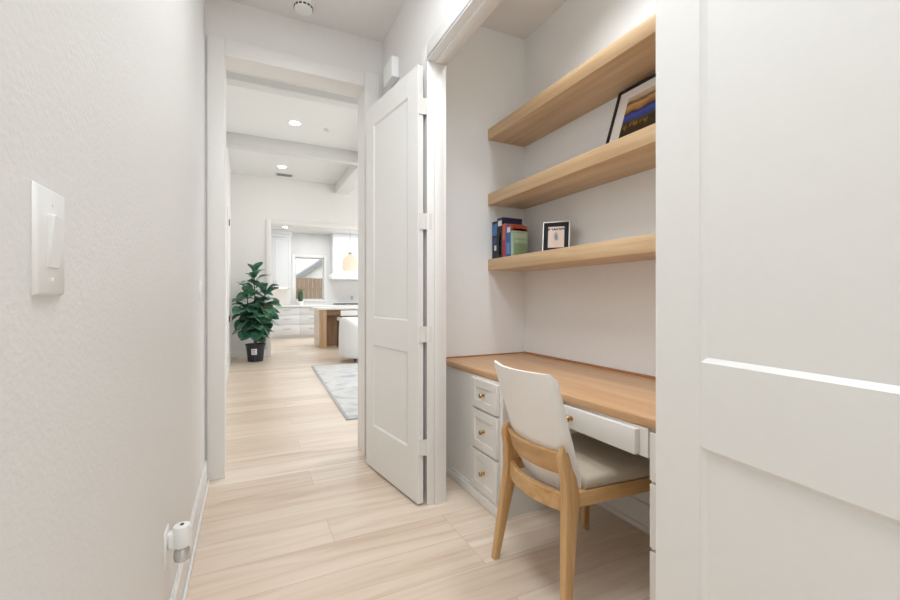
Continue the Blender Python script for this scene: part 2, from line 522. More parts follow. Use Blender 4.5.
# trim_1 : cased opening at the end of the hall
bm = bm_new()
for (a, b) in ((-0.219, AX0 + 0.004), (AX1 - 0.004, 0.886)):
    box(bm, a, b, YF - 0.020, YF + 0.001, 0, AZ + 0.1, 0.004)
    box(bm, a, b, YFB - 0.001, YFB + 0.018, 0, AZ + 0.1, 0.004)
box(bm, AX0 + 0.004, AX1 - 0.004, YF - 0.020, YF + 0.001, AZ - 0.004, AZ + 0.1, 0.004)
box(bm, AX0 + 0.004, AX1 - 0.004, YFB - 0.001, YFB + 0.018, AZ - 0.004, AZ + 0.1, 0.004)
box(bm, AX0 - 0.018, AX0, YF, YFB, 0, AZ); box(bm, AX1, AX1 + 0.018, YF, YFB, 0, AZ)
box(bm, AX0 - 0.018, AX1 + 0.018, YF, YFB, AZ, AZ + 0.018)
struct('trim_1', bm, TRIM)
# trim_2 : closet opening jamb, stop and casing
bm = bm_new()
box(bm, 0.897, 1.014, OY1, OY1 + 0.018, 0, OZ + 0.018, 0.002)
box(bm, 0.897, 1.014, OY0 - 0.018, OY0, 0, OZ + 0.018, 0.002)
box(bm, 0.897, 1.014, OY0, OY1, OZ, OZ + 0.018, 0.002)
box(bm, 0.940, 0.980, OY1 - 0.011, OY1, 0, OZ, 0.002); box(bm, 0.940, 0.980, OY0, OY0 + 0.011, 0, OZ, 0.002)
box(bm, 0.940, 0.980, OY0 + 0.011, OY1 - 0.011, OZ - 0.011, OZ, 0.002)
for s, (y0, y1) in ((1, (OY1 + 0.006, OY1 + 0.095)), (-1, (OY0 - 0.095, OY0 - 0.006))):
    box(bm, 0.897, 0.9155, y0, y1, 0, OZ + 0.095, 0.003)
box(bm, 0.897, 0.9155, OY0 - 0.006, OY1 + 0.006, OZ + 0.006, OZ + 0.095, 0.003)
struct('trim_2', bm, TRIM)
# trim_3 : cased opening to the kitchen
bm = bm_new()
for (a, b) in ((KX0 - 0.09, KX0), (KX1, KX1 + 0.09)):
    box(bm, a, b, LY - 0.018, LY + 0.001, 0, KZ + 0.09, 0.004)
box(bm, KX0, KX1, LY - 0.018, LY + 0.001, KZ, KZ + 0.09, 0.004)
box(bm, KX0 - 0.018, KX0, LY, LY + 0.14, 0, KZ); box(bm, KX1, KX1 + 0.018, LY, LY + 0.14, 0, KZ)
box(bm, KX0 - 0.018, KX1 + 0.018, LY, LY + 0.14, KZ, KZ + 0.018)
struct('trim_3', bm, TRIM)

def baseboard_x(bm, x, y0, y1, out, h=0.14, shoe=True):
    """along y on an x = const wall; out = +1/-1 is the room side"""
    box(bm, min(x, x + out * 0.014), max(x, x + out * 0.014), y0, y1, 0, h - 0.012)
    box(bm, min(x, x + out * 0.008), max(x, x + out * 0.008), y0, y1, h - 0.012, h, 0.003)
    if shoe:
        a, b = x + out * 0.014, x + out * 0.026
        box(bm, min(a, b), max(a, b), y0, y1, 0, 0.02, 0.005)

bm = bm_new(); baseboard_x(bm, XL, YB, YF, 1); struct('baseboard_left', bm, TRIM)
bm = bm_new(); baseboard_x(bm, XR, YB, OY0 - 0.095, -1); baseboard_x(bm, XR, OY1 + 0.095, YF, -1); struct('baseboard_right', bm, TRIM)
bm = bm_new(); baseboard_x(bm, -0.26, YFB, LY, 1); struct('baseboard_living_left', bm, TRIM)
bm = bm_new(); box(bm, -0.245, KX0 - 0.09, LY - 0.014, LY, 0, 0.14, 0.003); struct('baseboard_living_far', bm, TRIM)

# ------------------------------------------------------------------ closet doors
def door_leaf(name, w=0.705, h=2.412, z0=0.014, th=0.035):
    """leaf in local space: x = distance from the hinge edge, y = thickness (+y is the face we see), z up"""
    st = 0.118
    ch = 0.010; rec = 0.008
    rails = [(0, 0.283), (0.824, 1.000), (2.276, h)]
    bm = bm_new()
    box(bm, 0, st, 0, th, 0, h, 0.0015, 1); box(bm, w - st, w, 0, th, 0, h, 0.0015, 1)
    for a, b in rails:
        box(bm, st, w - st, 0, th, a, b)
    for z_a, z_b in ((0.283, 0.824), (1.000, 2.276)):
        # recessed flat panel with sloped sticking on both faces
        for y_f, y_r in ((th, th - rec), (0.0, rec)):
            o4 = [(st, y_f, z_a), (w - st, y_f, z_a), (w - st, y_f, z_b), (st, y_f, z_b)]
            i4 = [(st + ch, y_r, z_a + ch), (w - st - ch, y_r, z_a + ch), (w - st - ch, y_r, z_b - ch), (st + ch, y_r, z_b - ch)]
            vo = [bm.verts.new(p) for p in o4]; vi = [bm.verts.new(p) for p in i4]
            for i in range(4):
                j = (i + 1) % 4
                _face(bm, (vo[i], vo[j], vi[j], vi[i]))
            _face(bm, vi)
    return bm, z0

def place_door(name, px, py, ang, hinge_y_sign):
    """px,py : wall-side hinge corner on plan; ang : direction the leaf runs"""
    bm, z0 = door_leaf(name)
    d = Vector((math.cos(ang), math.sin(ang), 0))
    nrm = Vector((-1, 0, 0)); nrm = (nrm - d * nrm.dot(d)).normalized()
    M = Matrix(((d.x, nrm.x, 0, px), (d.y, nrm.y, 0, py), (0, 0, 1, z0), (0, 0, 0, 1)))
    xform(bm, M)
    o = struct(name, bm, DOORP, smooth=False)
    for zc in (0.322, 0.945, 1.567, 2.20):
        b = bm_new()
        jy = OY1 if hinge_y_sign > 0 else OY0
        # barrel at the hinge pin, one leaf to the door edge, one leaf to the jamb
        pin = Vector((0.893, jy + hinge_y_sign * 0.004, 0))
        cyl(b, (pin.x, pin.y, zc - 0.044), (pin.x, pin.y, zc + 0.044), 0.0062, n=12)
        e0 = Vector((px, py, 0)) - d * 0.0015
        e1 = e0 + nrm * 0.028
        for p, q in (((pin.x, pin.y), (e1.x, e1.y)), ((pin.x, pin.y), (0.925, jy - hinge_y_sign * 0.0015))):
            v = Vector((q[0] - p[0], q[1] - p[1], 0)).normalized(); sd = Vector((-v.y, v.x, 0)) * 0.0012
            pts = [Vector((p[0], p[1], 0)) - sd, Vector((q[0], q[1], 0)) - sd, Vector((q[0], q[1], 0)) + sd, Vector((p[0], p[1], 0)) + sd]
            hexa(b, [(t.x, t.y, zc - 0.044) for t in pts], [(t.x, t.y, zc + 0.044) for t in pts])
        obj('hinge', b, HINGE, o)
    return o

place_door('door_1', 0.881, 2.150, R(90 + 8.6), 1)
place_door('door_2', 0.897, 0.671, R(-90 - 6.4), -1)

# entry door far down the living room's left side
bm = bm_new()
box(bm, -0.26, -0.245, 7.28, 7.37, 0, 2.53, 0.003); box(bm, -0.26, -0.245, 8.27, 8.36, 0, 2.53, 0.003); box(bm, -0.26, -0.245, 7.37, 8.27, 2.44, 2.53, 0.003)
box(bm, -0.26, -0.252, 7.37, 8.27, 0.01, 2.44)
d3 = struct('door_3', bm, TRIM)
for zc in (0.80, 2.38):
    b = bm_new(); box(b, -0.252, -0.240, 7.75, 7.82, zc - 0.05, zc + 0.05, 0.003); obj('hinge', b, BLACK, d3)

# ------------------------------------------------------------------ niche: shelves
for zt, word, lab in ((2.336, 'top', 'thick oak floating shelf at the top, empty above, near the niche ceiling'),
                      (1.877, 'mid', 'middle thick oak floating shelf carrying the large black framed landscape print'),
                      (1.417, 'low', 'lowest thick oak floating shelf carrying the books and small silver frame')):
    bm = bm_new(); box(bm, 1.536, NX, NY0, NY1, zt - 0.078, zt, 0.0025)
    tag(obj('floating_shelf', bm, OAK), lab, 'shelf', 'oak floating shelves in the desk niche')

# ------------------------------------------------------------------ desk
DF = lambda y: 1.172 + (NY1 - y) * 0.040     # front line of the desk
dr = thing('desktop', 'long oak desktop with rounded front edge spanning the niche', 'desk', (1.5, 1.42, 0.70))
bm = bm_new()
hexa(bm, [(DF(NY0), NY0, 0.70), (NX, NY0, 0.70), (NX, NY1, 0.70), (DF(NY1), NY1, 0.70)],
     [(DF(NY0), NY0, 0.74), (NX, NY0, 0.74), (NX, NY1, 0.74), (DF(NY1), NY1, 0.74)], 0.009, 3)
obj('worktop', bm, OAKD, dr)
bm = bm_new(); box(bm, NX - 0.012, NX, NY0, NY1, 0.739, 0.752, 0.003); box(bm, DF(NY1) + 0.02, NX - 0.012, NY1 - 0.010, NY1, 0.739, 0.748, 0.003)
obj('scribe_strip', bm, wood('oak_strip', (150, 100, 62), (172, 120, 78), (188, 138, 94), 'Y'), dr)

def knob(parent, x, y, z):
    bm = bm_new()
    M = Matrix.Rotation(R(-90), 4, 'Y')
    lathe(bm, [(0.0095, 0), (0.0095, 0.002), (0.0055, 0.004), (0.0050, 0.012), (0.0095, 0.017), (0.0130, 0.021), (0.0130, 0.025), (0.0105, 0.029), (0.003, 0.031)], (x, y, z), 20, M.to_3x3())
    return obj('knob', bm, BRASS, parent)

def shaker_front(bm, x, y0, y1, z0, z1, th=0.019, st=0.045, rec=0.007):
    """recessed-panel front facing -x, outer face at x"""
    box(bm, x, x + th, y0, y0 + st, z0, z1, 0.002, 1); box(bm, x, x + th, y1 - st, y1, z0, z1, 0.002, 1)
    box(bm, x, x + th, y0 + st, y1 - st, z0, z0 + st, 0.002, 1); box(bm, x, x + th, y0 + st, y1 - st, z1 - st, z1, 0.002, 1)
    box(bm, x + rec, x + th, y0 + st, y1 - st, z0 + st, z1 - st)

def base_moulding_x(bm, x, y0, y1):
    box(bm, x - 0.020, x, y0, y1, 0, 0.052, 0.003); box(bm, x - 0.012, x, y0, y1, 0.052, 0.066, 0.004)

def desk_cabinet(label, y0, y1, dy0, dy1, x, kneeside):
    t = thing('drawer_cabinet', label, 'cabinet', (1.5, (y0 + y1) / 2, 0), 'drawer cabinets under the oak desktop')
    bm = bm_new(); box(bm, x, NX - 0.025, y0, y1, 0.0, 0.70, 0.001, 1); obj('carcass', bm, CAB, t)
    bm = bm_new(); base_moulding_x(bm, x, y0, y1)
    obj('base_moulding', bm, CAB, t)
    for z0, z1 in ((0.528, 0.690), (0.300, 0.516), (0.072, 0.288)):
        bm = bm_new(); shaker_front(bm, x - 0.019, dy0, dy1, z0, z1)
        d = obj('drawer', bm, CAB, t)
        knob(d, x - 0.0125, (dy0 + dy1) / 2, (z0 + z1) / 2)
    return t

desk_cabinet('white three-drawer cabinet under the left end of the desktop, brass knobs', 1.83, NY1, 1.858, 2.135, 1.190, -1)
desk_cabinet('white drawer cabinet under the right end of the desktop, mostly hidden by near door', NY0, 0.995, 0.71, 0.988, 1.252, 1)
pt = thing('pencil_drawer', 'wide white drawer under the middle of the desktop behind the chair', 'drawer', (1.3, 1.415, 0.6))
bm = bm_new(); box(bm, 1.236, 1.75, 0.996, 1.829, 0.598, 0.6995, 0.001, 1); obj('apron', bm, CAB, pt)
bm = bm_new(); box(bm, 1.212, 1.236, 1.030, 1.80, 0.602, 0.692, 0.003); pf = obj('drawer_front', bm, CAB, pt)
knob(pf, 1.212, 1.345, 0.648)
# panelled back of the knee hole
bm = bm_new(); box(bm, 1.775, NX, 0.996, 1.829, 0, 0.6, 0.001, 1); box(bm, 1.760, 1.776, 0.996, 1.829, 0, 0.135, 0.004); box(bm, 1.750, 1.760, 0.996, 1.829, 0, 0.03, 0.004)
struct('trim_4', bm, CAB)

# ------------------------------------------------------------------ dining chair
CY = 1.355
ch = thing('dining_chair', 'light wood dining chair with cream upholstered back and seat, pushed under the desk', 'chair', (1.25, CY, 0))
def xb(z):                       # rear surface line of the back pad
    return 1.094 - 0.315 * (z - 0.43)
def bow(u):
    return 0.046 * (1 - u * u)
for s in (1, -1):
    bm = bm_new()
    rings = []
    for x, dy, z, dx, wy in ((0.990, 0.226, 0.0, 0.0150, 0.0145), (1.006, 0.214, 0.12, 0.0185, 0.0160), (1.030, 0.197, 0.30, 0.0265, 0.0175),
                             (1.048, 0.187, 0.42, 0.0330, 0.0180), (1.040, 0.184, 0.50, 0.0270, 0.0175), (1.018, 0.180, 0.56, 0.0200, 0.0155), (1.016, 0.178, 0.582, 0.0160, 0.0140), (1.020, 0.176, 0.612, 0.0040, 0.0090)):
        rings.append(rrect(x, CY + s * dy, dx, wy, 0.006, z))
    loft(bm, rings); obj('leg', bm, CHAIRW, ch)
    bm = bm_new()
    loft(bm, [rrect(1.520, CY + s * 0.230, 0.013, 0.013, 0.005, 0.0), rrect(1.512, CY + s * 0.222, 0.019, 0.018, 0.005, 0.25), rrect(1.505, CY + s * 0.216, 0.023, 0.020, 0.005, 0.449)])
    obj('leg', bm, CHAIRW, ch)

def curved_rail(bm, z0, z1, half, xf, th, n=16):
    rings = []
    for i in range(n + 1):
        u = -1 + 2 * i / n
        y = CY + u * half
        ring = []
        for z, k in ((z0, 0), (z1, 0), (z1, 1), (z0, 1)):
            ring.append((xf(z) - bow(u) - (th if k == 0 else 0), y, z))
        # soft corners
        c = [Vector(p) for p in ring]
        out = []
        for a in range(4):
            p, q, r_ = c[a - 1], c[a], c[(a + 1) % 4]
            out += [q + (p - q).normalized() * 0.004, q + (r_ - q).normalized() * 0.004]
        rings.append(out)
    loft(bm, rings)
bm = bm_new(); curved_rail(bm, 0.500, 0.588, 0.178, lambda z: xb(z) + 0.001, 0.026); obj('back_rail', bm, CHAIRR, ch)
bm = bm_new(); curved_rail(bm, 0.372, 0.440, 0.178, lambda z: 1.060, 0.026)
sf_parts = bm
for s in (1, -1):
    y_r, y_f = CY + s * 0.186, CY + s * 0.217
    hexa(bm, [(1.055, y_r - 0.013, 0.392), (1.500, y_f - 0.013, 0.392), (1.500, y_f + 0.013, 0.392), (1.055, y_r + 0.013, 0.392)],
         [(1.055, y_r - 0.013, 0.447), (1.500, y_f - 0.013, 0.447), (1.500, y_f + 0.013, 0.447), (1.055, y_r + 0.013, 0.447)], 0.004)
box(bm, 1.492, 1.518, CY - 0.205, CY + 0.205, 0.392, 0.447, 0.004)
obj('seat_frame', bm, CHAIRX, ch)

# upholstered back: closed rounded shell following the bow
bm = bm_new()
NU, NW = 24, 18
rings = []
z_lo, z_hi = 0.424, 0.876
for j in range(NW + 1):
    w = j / NW
    z = z_lo + (z_hi - z_lo) * w
    e = min(1.0, min(w, 1 - w) / 0.035)
    e = math.sqrt(max(0.0, 1 - (1 - e) ** 2))
    hw = (0.178 + 0.010 * min(1, w / 0.85)) - (1 - e) * 0.008
    th = 0.014 + 0.032 * e
    front, back = [], []
    for i in range(NU + 1):
        u = -1 + 2 * i / NU
        ee = min(1.0, (1 - abs(u)) / 0.05)
        ee = math.sqrt(max(0.0, 1 - (1 - ee) ** 2))
        t = th * (0.25 + 0.75 * ee)
        y = CY + u * hw
        zz = z + ((0.003 if u > 0 else 0.0) * u * u * max(0, (w - 0.7) / 0.3))
        x = xb(z) - bow(u)
        back.append((x + (th - t) * 0.5, y, zz)); front.append((x + (th + t) * 0.5, y, zz))
    rings.append(back + front[::-1])
loft(bm, rings); obj('backrest', bm, FABRIC, ch, angle=50)
# seat cushion
bm = bm_new()
rings = []
for z, ins, in_x in ((0.4475, 0.006, 0.0), (0.455, 0.0, 0.0), (0.478, 0.0, 0.0), (0.490, 0.008, 0.008), (0.496, 0.03, 0.03), (0.499, 0.08, 0.08)):
    ring = []
    n = 12
    def half(x): return 0.196 + (x - 1.07) / 0.46 * 0.036 - ins
    x0, x1 = 1.112 + in_x, 1.530 - ins
    for i in range(n + 1):
        x = x0 + (x1 - x0) * i / n; ring.append((x, CY - half(x), z))
    for i in range(1, n):
        y = -half(x1) + 2 * half(x1) * i / n; ring.append((x1 + 0.010 * (1 - (y / half(x1)) ** 2), CY + y, z))
    for i in range(n + 1):
        x = x1 + (x0 - x1) * i / n; ring.append((x, CY + half(x), z))
    for i in range(1, n):
        y = half(x0) - 2 * half(x0) * i / n; u = y / half(x0); ring.append((x0 - 0.03 * (1 - u * u), CY + y, z))
    rings.append(ring)
loft(bm, rings); obj('seat', bm, plain('seat_weave_shaded', (184, 172, 154), 0.9, noise=0.05, nscale=320, bump=0.35, bscale=650, spec=0.2), ch, angle=60)  # seat fabric darkened, shadow of the desk painted into its colour

# ------------------------------------------------------------------ books
SH = 1.417
def book(label, y1, y0, x0, depth, h, cover, extras=()):
    """upright, spine toward the hall (x0), pages inside"""
    t = thing('book', label, 'book', ((x0 + depth / 2), (y0 + y1) / 2, SH), 'books on the lowest shelf')
    c = plain('book_cover_%d' % random.randint(0, 99999), cover, 0.45)
    bm = bm_new()
    ct = 0.0022
    box(bm, x0, x0 + depth, y0, y0 + ct, SH, SH + h); box(bm, x0, x0 + depth, y1 - ct, y1, SH, SH + h)
    box(bm, x0, x0 + ct, y0 + ct, y1 - ct, SH, SH + h)
    cv = obj('cover', bm, c, t)
    bm = bm_new(); box(bm, x0 + ct, x0 + depth - 0.004, y0 + ct, y1 - ct, SH + 0.003, SH + h - 0.004); obj('pages', bm, CREAM_P, t)
    for kind, a0, a1, b0, b1, rgb in extras:
        bm = bm_new()
        m = plain('book_print_%d' % random.randint(0, 99999), rgb, 0.5)
        if kind == 's':    # on the spine: fractions across the thickness and up the height
            w = y1 - y0
            box(bm, x0 - 0.0006, x0 + 0.0002, y0 + w * a0, y0 + w * a1, SH + h * b0, SH + h * b1)
            obj('spine_panel', bm, m, cv)
        else:              # on the near cover
            box(bm, x0 + depth * a0, x0 + depth * a1, y0 - 0.0006, y0 + 0.0002, SH + h * b0, SH + h * b1)
            obj('cover_panel', bm, m, cv)
    return t
book('tall black book with a blue upper spine, against the niche side wall', 2.540, 2.474, 1.566, 0.165, 0.262, (26, 30, 40),
     (('s', 0.05, 0.95, 0.62, 0.93, (70, 116, 168)), ('s', 0.15, 0.85, 0.42, 0.56, (34, 66, 118)), ('s', 0.2, 0.6, 0.22, 0.36, (206, 216, 220))))
book('tallest book, dark navy with a white patch at top of spine', 2.473, 2.408, 1.565, 0.162, 0.276, (28, 34, 72),
     (('s', 0.0, 1.0, 0.0, 0.80, (24, 24, 30)), ('s', 0.15, 0.85, 0.80, 0.93, (226, 228, 232)), ('s', 0.3, 0.6, 0.08, 0.6, (120, 124, 140))))
book('orange-red book between the navy book and the blue book', 2.406, 2.370, 1.564, 0.150, 0.228, (206, 96, 62),
     (('s', 0.1, 0.9, 0.0, 0.52, (178, 48, 70)), ('c', 0.35, 0.9, 0.86, 0.96, (236, 196, 170))))
book('blue-spined book with a rust cover, beside the green book', 2.369, 2.306, 1.564, 0.130, 0.208, (52, 92, 156),
     (('s', 0.1, 0.7, 0.78, 0.95, (232, 224, 220)), ('s', 0.2, 0.8, 0.1, 0.45, (96, 140, 196)), ('c', 0.0, 1.0, 0.80, 1.0, (170, 82, 56)), ('c', 0.15, 0.9, 0.84, 0.90, (238, 222, 206))))
book('short pale green book, front of the row with its cover showing', 2.304, 2.272, 1.562, 0.112, 0.166, (158, 176, 148),
     (('s', 0.2, 0.8, 0.1, 0.9, (168, 200, 178)), ('c', 0.04, 0.96, 0.05, 0.50, (136, 156, 120)), ('c', 0.12, 0.88, 0.58, 0.62, (190, 206, 170)), ('c', 0.1, 0.9, 0.72, 0.9, (180, 192, 164))))

# ------------------------------------------------------------------ framed pictures
def frame(label, cat, base, ang, lean, w, h, bar, th, fm, mm, pm, mw, group=None, strut=True, mh=None):
    """base: centre of the bottom front edge; ang: heading of the left-to-right direction; lean back in radians"""
    mh = mw if mh is None else mh
    t = thing('picture_frame', label, cat, base, group)
    d = Vector((math.cos(ang), math.sin(ang), 0))
    n = Vector((d.y, -d.x, 0))                       # toward the viewer
    up = (Vector((0, 0, 1)) * math.cos(lean) - n * math.sin(lean))
    nn = (n * math.cos(lean) + Vector((0, 0, 1)) * math.sin(lean))
    M = Matrix(((d.x, -nn.x, up.x, base[0]), (d.y, -nn.y, up.y, base[1]), (d.z, -nn.z, up.z, base[2]), (0, 0, 0, 1)))
    bm = bm_new()
    box(bm, -w / 2, -w / 2 + bar, 0, th, 0, h, 0.001, 1); box(bm, w / 2 - bar, w / 2, 0, th, 0, h, 0.001, 1)
    box(bm, -w / 2 + bar, w / 2 - bar, 0, th, 0, bar, 0.001, 1); box(bm, -w / 2 + bar, w / 2 - bar, 0, th, h - bar, h, 0.001, 1)
    xform(bm, M); obj('frame', bm, fm, t)
    bm = bm_new(); box(bm, -w / 2 + bar, w / 2 - bar, th * 0.45, th * 0.9, bar, h - bar); xform(bm, M); obj('mat_board', bm, mm, t)
    a, b = w / 2 - bar - mw, h - bar - mh
    q = [M @ Vector(p) for p in ((-a, th * 0.43, bar + mh), (a, th * 0.43, bar + mh), (a, th * 0.43, b), (-a, th * 0.43, b))]
    uv_quad('picture', *q, pm, t)
    if strut:
        bm = bm_new()
        hexa(bm, [(-0.025, th, 0.01), (0.025, th, 0.01), (0.025, th + 0.002, 0.01), (-0.025, th + 0.002, 0.01)],
             [(-0.012, th, h * 0.7), (0.012, th, h * 0.7), (0.012, th + 0.002, h * 0.7), (-0.012, th + 0.002, h * 0.7)])
        # swing the foot back onto the shelf
        foot = h * 0.7 * math.sin(lean) * 2
        bm.verts.ensure_lookup_table()
        xform(bm, M)
        for v in bm.verts:
            f = max(0, 1 - (v.co.z - base[2]) / (h * 0.7 * math.cos(lean)))
            v.co -= n * foot * f
            v.co.z = max(v.co.z - 0.01 * f, base[2])
        obj('easel_strut', bm, BLACK, t)
    return t
SILVER = plain('silver_frame', (205, 203, 200), 0.35, metal=0.6)
# heading of left->right as seen from the hall is -y turned a little toward +x
frame('small silver frame with black mat and pale print, beside the books', 'picture frame', (1.672, 1.992, 1.4205), R(-46), R(15), 0.160, 0.200, 0.006, 0.014,
      SILVER, MATB, snapshot_mat(), 0.026, mh=0.026)
frame('large black frame with white mat and lake landscape leaning on the middle shelf', 'picture frame', (1.668, 1.385, 1.8845), R(-90), R(18.5), 0.470, 0.372, 0.014, 0.020,
      BLACK, MATW, landscape_mat(), 0.062, strut=False, mh=0.052)

# ------------------------------------------------------------------ hall fittings
def switch_plate(label, x, y0, z0, w=0.090, h=0.128, group=None):
    t = thing('light_switch', label, 'light switch', (x, y0 + w / 2, z0))
    bm = bm_new()
    # plate with bevelled edge, facing +x
    o4 = [(x, y0, z0), (x, y0 + w, z0), (x, y0 + w, z0 + h), (x, y0, z0 + h)]
    k = 0.006
    hexa(bm, [(x, y0, z0), (x, y0 + w, z0), (x, y0 + w, z0 + h), (x, y0, z0 + h)],
         [(x + k, y0 + k * 0.6, z0 + k * 0.6), (x + k, y0 + w - k * 0.6, z0 + k * 0.6), (x + k, y0 + w - k * 0.6, z0 + h - k * 0.6), (x + k, y0 + k * 0.6, z0 + h - k * 0.6)], 0.001, 1)
    obj('cover_plate', bm, PLASTIC, t)
    c = y0 + w / 2; m = z0 + h / 2
    bm = bm_new()
    # tilted rocker paddle: top edge proud, bottom edge flush
    hexa(bm, [(x + k - 0.001, c - 0.0165, m - 0.033), (x + k - 0.001, c + 0.0165, m - 0.033), (x + k - 0.001, c + 0.0165, m + 0.033), (x + k - 0.001, c - 0.0165, m + 0.033)],
         [(x + k + 0.0015, c - 0.0165, m - 0.033), (x + k + 0.0015, c + 0.0165, m - 0.033), (x + k + 0.0075, c + 0.0165, m + 0.033), (x + k + 0.0075, c - 0.0165, m + 0.033)], 0.0006, 1)
    obj('rocker', bm, PLASTIC, t)
    for zz in (m + 0.049, m - 0.049):
        bm = bm_new(); cyl(bm, (x + k - 0.0005, c, zz), (x + k + 0.001, c, zz), 0.003, n=12); obj('screw', bm, PLASTIC, t)
    return t
switch_plate('white rocker light switch on the near left wall', XL, 0.666, 1.150, 0.088, 0.138)
switch_plate('tiny far light switch on left wall beside the hall opening', XL, 2.66, 1.13, 0.075, 0.12)

# outlet with plug-in air freshener
t = thing('wall_outlet', 'white wall outlet plate low on left wall behind the plug-in freshener', 'outlet', (XL, 1.60, 0.297))
bm = bm_new()
hexa(bm, [(XL, 1.565, 0.297), (XL, 1.635, 0.297), (XL, 1.635, 0.412), (XL, 1.565, 0.412)],
     [(XL + 0.005, 1.568, 0.300), (XL + 0.005, 1.632, 0.300), (XL + 0.005, 1.632, 0.409), (XL + 0.005, 1.568, 0.409)], 0.001, 1)
obj('cover_plate', bm, PLASTIC, t)
for zc in (0.332, 0.378):
    bm = bm_new(); box(bm, XL + 0.0045, XL + 0.0075, 1.583, 1.617, zc - 0.014, zc + 0.014, 0.001, 1); obj('socket', bm, PLASTIC, t)
t = thing('air_freshener', 'white plug-in air freshener with glass refill in the left wall outlet', 'air freshener', (-0.188, 1.60, 0.30))
fx, fy = -0.186, 1.60
bm = bm_new(); lathe(bm, [(0.021, 0.345), (0.0265, 0.350), (0.0275, 0.372), (0.0265, 0.402), (0.0235, 0.413), (0.016, 0.416), (0.006, 0.4145)], (fx, fy, 0), 28)
box(bm, XL + 0.0074, fx - 0.012, fy - 0.016, fy + 0.016, 0.350, 0.396, 0.004)
obj('warmer', bm, PLASTIC, t)
bm = bm_new(); cyl(bm, (fx, fy, 0.4135), (fx, fy, 0.4168), 0.0055, n=14); obj('wick_opening', bm, DARK, t)
bm = bm_new(); lathe(bm, [(0.018, 0.300), (0.0225, 0.304), (0.024, 0.318), (0.022, 0.334), (0.014, 0.342), (0.013, 0.3455)], (fx, fy, 0), 28)
obj('glass_refill', bm, plain('tinted_glass_refill', (200, 198, 194), 0.08, metal=0.45), t)

# door chime box high on the right wall
t = thing('door_chime', 'white rectangular chime box high on right wall above the open door', 'door chime', (XR, 2.73, 2.60))
bm = bm_new(); box(bm, 0.858, XR - 0.006, 2.640, 2.822, 2.600, 2.738, 0.006, 3); obj('cover', bm, PLASTIC, t)
bm = bm_new(); box(bm, XR - 0.007, XR + 0.001, 2.646, 2.816, 2.606, 2.732, 0.001, 1); obj('back_plate', bm, plain('chime_back', (214, 212, 210), 0.5), t)

# smoke detector on the hall ceiling
t = thing('smoke_detector', 'round white smoke detector on the hall ceiling', 'smoke detector', (0.335, 2.86, ZH))
bm = bm_new(); lathe(bm, [(0.050, -0.046), (0.056, -0.040), (0.058, -0.020), (0.066, -0.014), (0.068, 0.0)], (0.335, 2.86, ZH), 40)
obj('housing', bm, PLASTIC, t)
bm = bm_new()
for k in range(14):
    a = 2 * math.pi * k / 14
    b0 = len(bm.verts)
    box(bm, -0.0085, 0.0085, -0.003, 0.003, -0.005, 0.005)
    xform(bm, Matrix.Translation((0.335, 2.86, ZH - 0.030)) @ Matrix.Rotation(a, 4, 'Z') @ Matrix.Translation((0.0, 0.0565, 0)), b0)
obj('vent_slot', bm, DARK, t)

# ------------------------------------------------------------------ recessed lights, vent, sensor
LAMP = emit_mat('lamp_diffuser', (255, 250, 242), 14.0)
def can_light(x, y, z, label, group, r=0.075):
    t = thing('recessed_light', label, 'ceiling light', (x, y, z), group)
    bm = bm_new()
    lathe(bm, [(r - 0.016, -0.004), (r, -0.006), (r + 0.006, 0.0)], (x, y, z), 32)
    obj('trim_ring', bm, PLASTIC, t)
    bm = bm_new(); lathe(bm, [(r - 0.018, -0.0065), (r - 0.017, -0.003)], (x, y, z), 32); obj('lens', bm, LAMP, t)
can_light(0.59, 5.98, LZ, 'round recessed light in the nearer living room ceiling bay', 'living room recessed lights', 0.082)
can_light(0.58, 8.07, LZ, 'round recessed light beyond the beam, beside the air vent', 'living room recessed lights', 0.082)
can_light(0.95, 12.15, ZH + 0.001, 'recessed kitchen ceiling light above the left cabinets', 'kitchen recessed lights')
can_light(2.15, 11.4, ZH + 0.001, 'recessed kitchen ceiling light above the window side of island', 'kitchen recessed lights')
t = thing('air_vent', 'dark slotted air vent in the far living room ceiling', 'air vent', (0.66, 8.60, LZ))
bm = bm_new(); box(bm, 0.50, 0.82, 8.50, 8.70, LZ - 0.006, LZ, 0.002, 1); obj('grille_frame', bm, plain('vent_frame', (205, 205, 204), 0.5), t)
bm = bm_new()
for k in range(5):
    box(bm, 0.53, 0.79, 8.525 + 0.032 * k, 8.540 + 0.032 * k, LZ - 0.008, LZ - 0.0055)
obj('slot', bm, DARK, t)
t = obj('ceiling_sensor', (lambda b: (lathe(b, [(0.035, -0.02), (0.045, -0.008), (0.05, 0)], (1.02, 6.02, LZ), 24), b)[1])(bm_new()), plain('sensor_plastic', (206, 206, 204), 0.4))
tag(t, 'small round white sensor on the living room ceiling, right of the light', 'sensor')

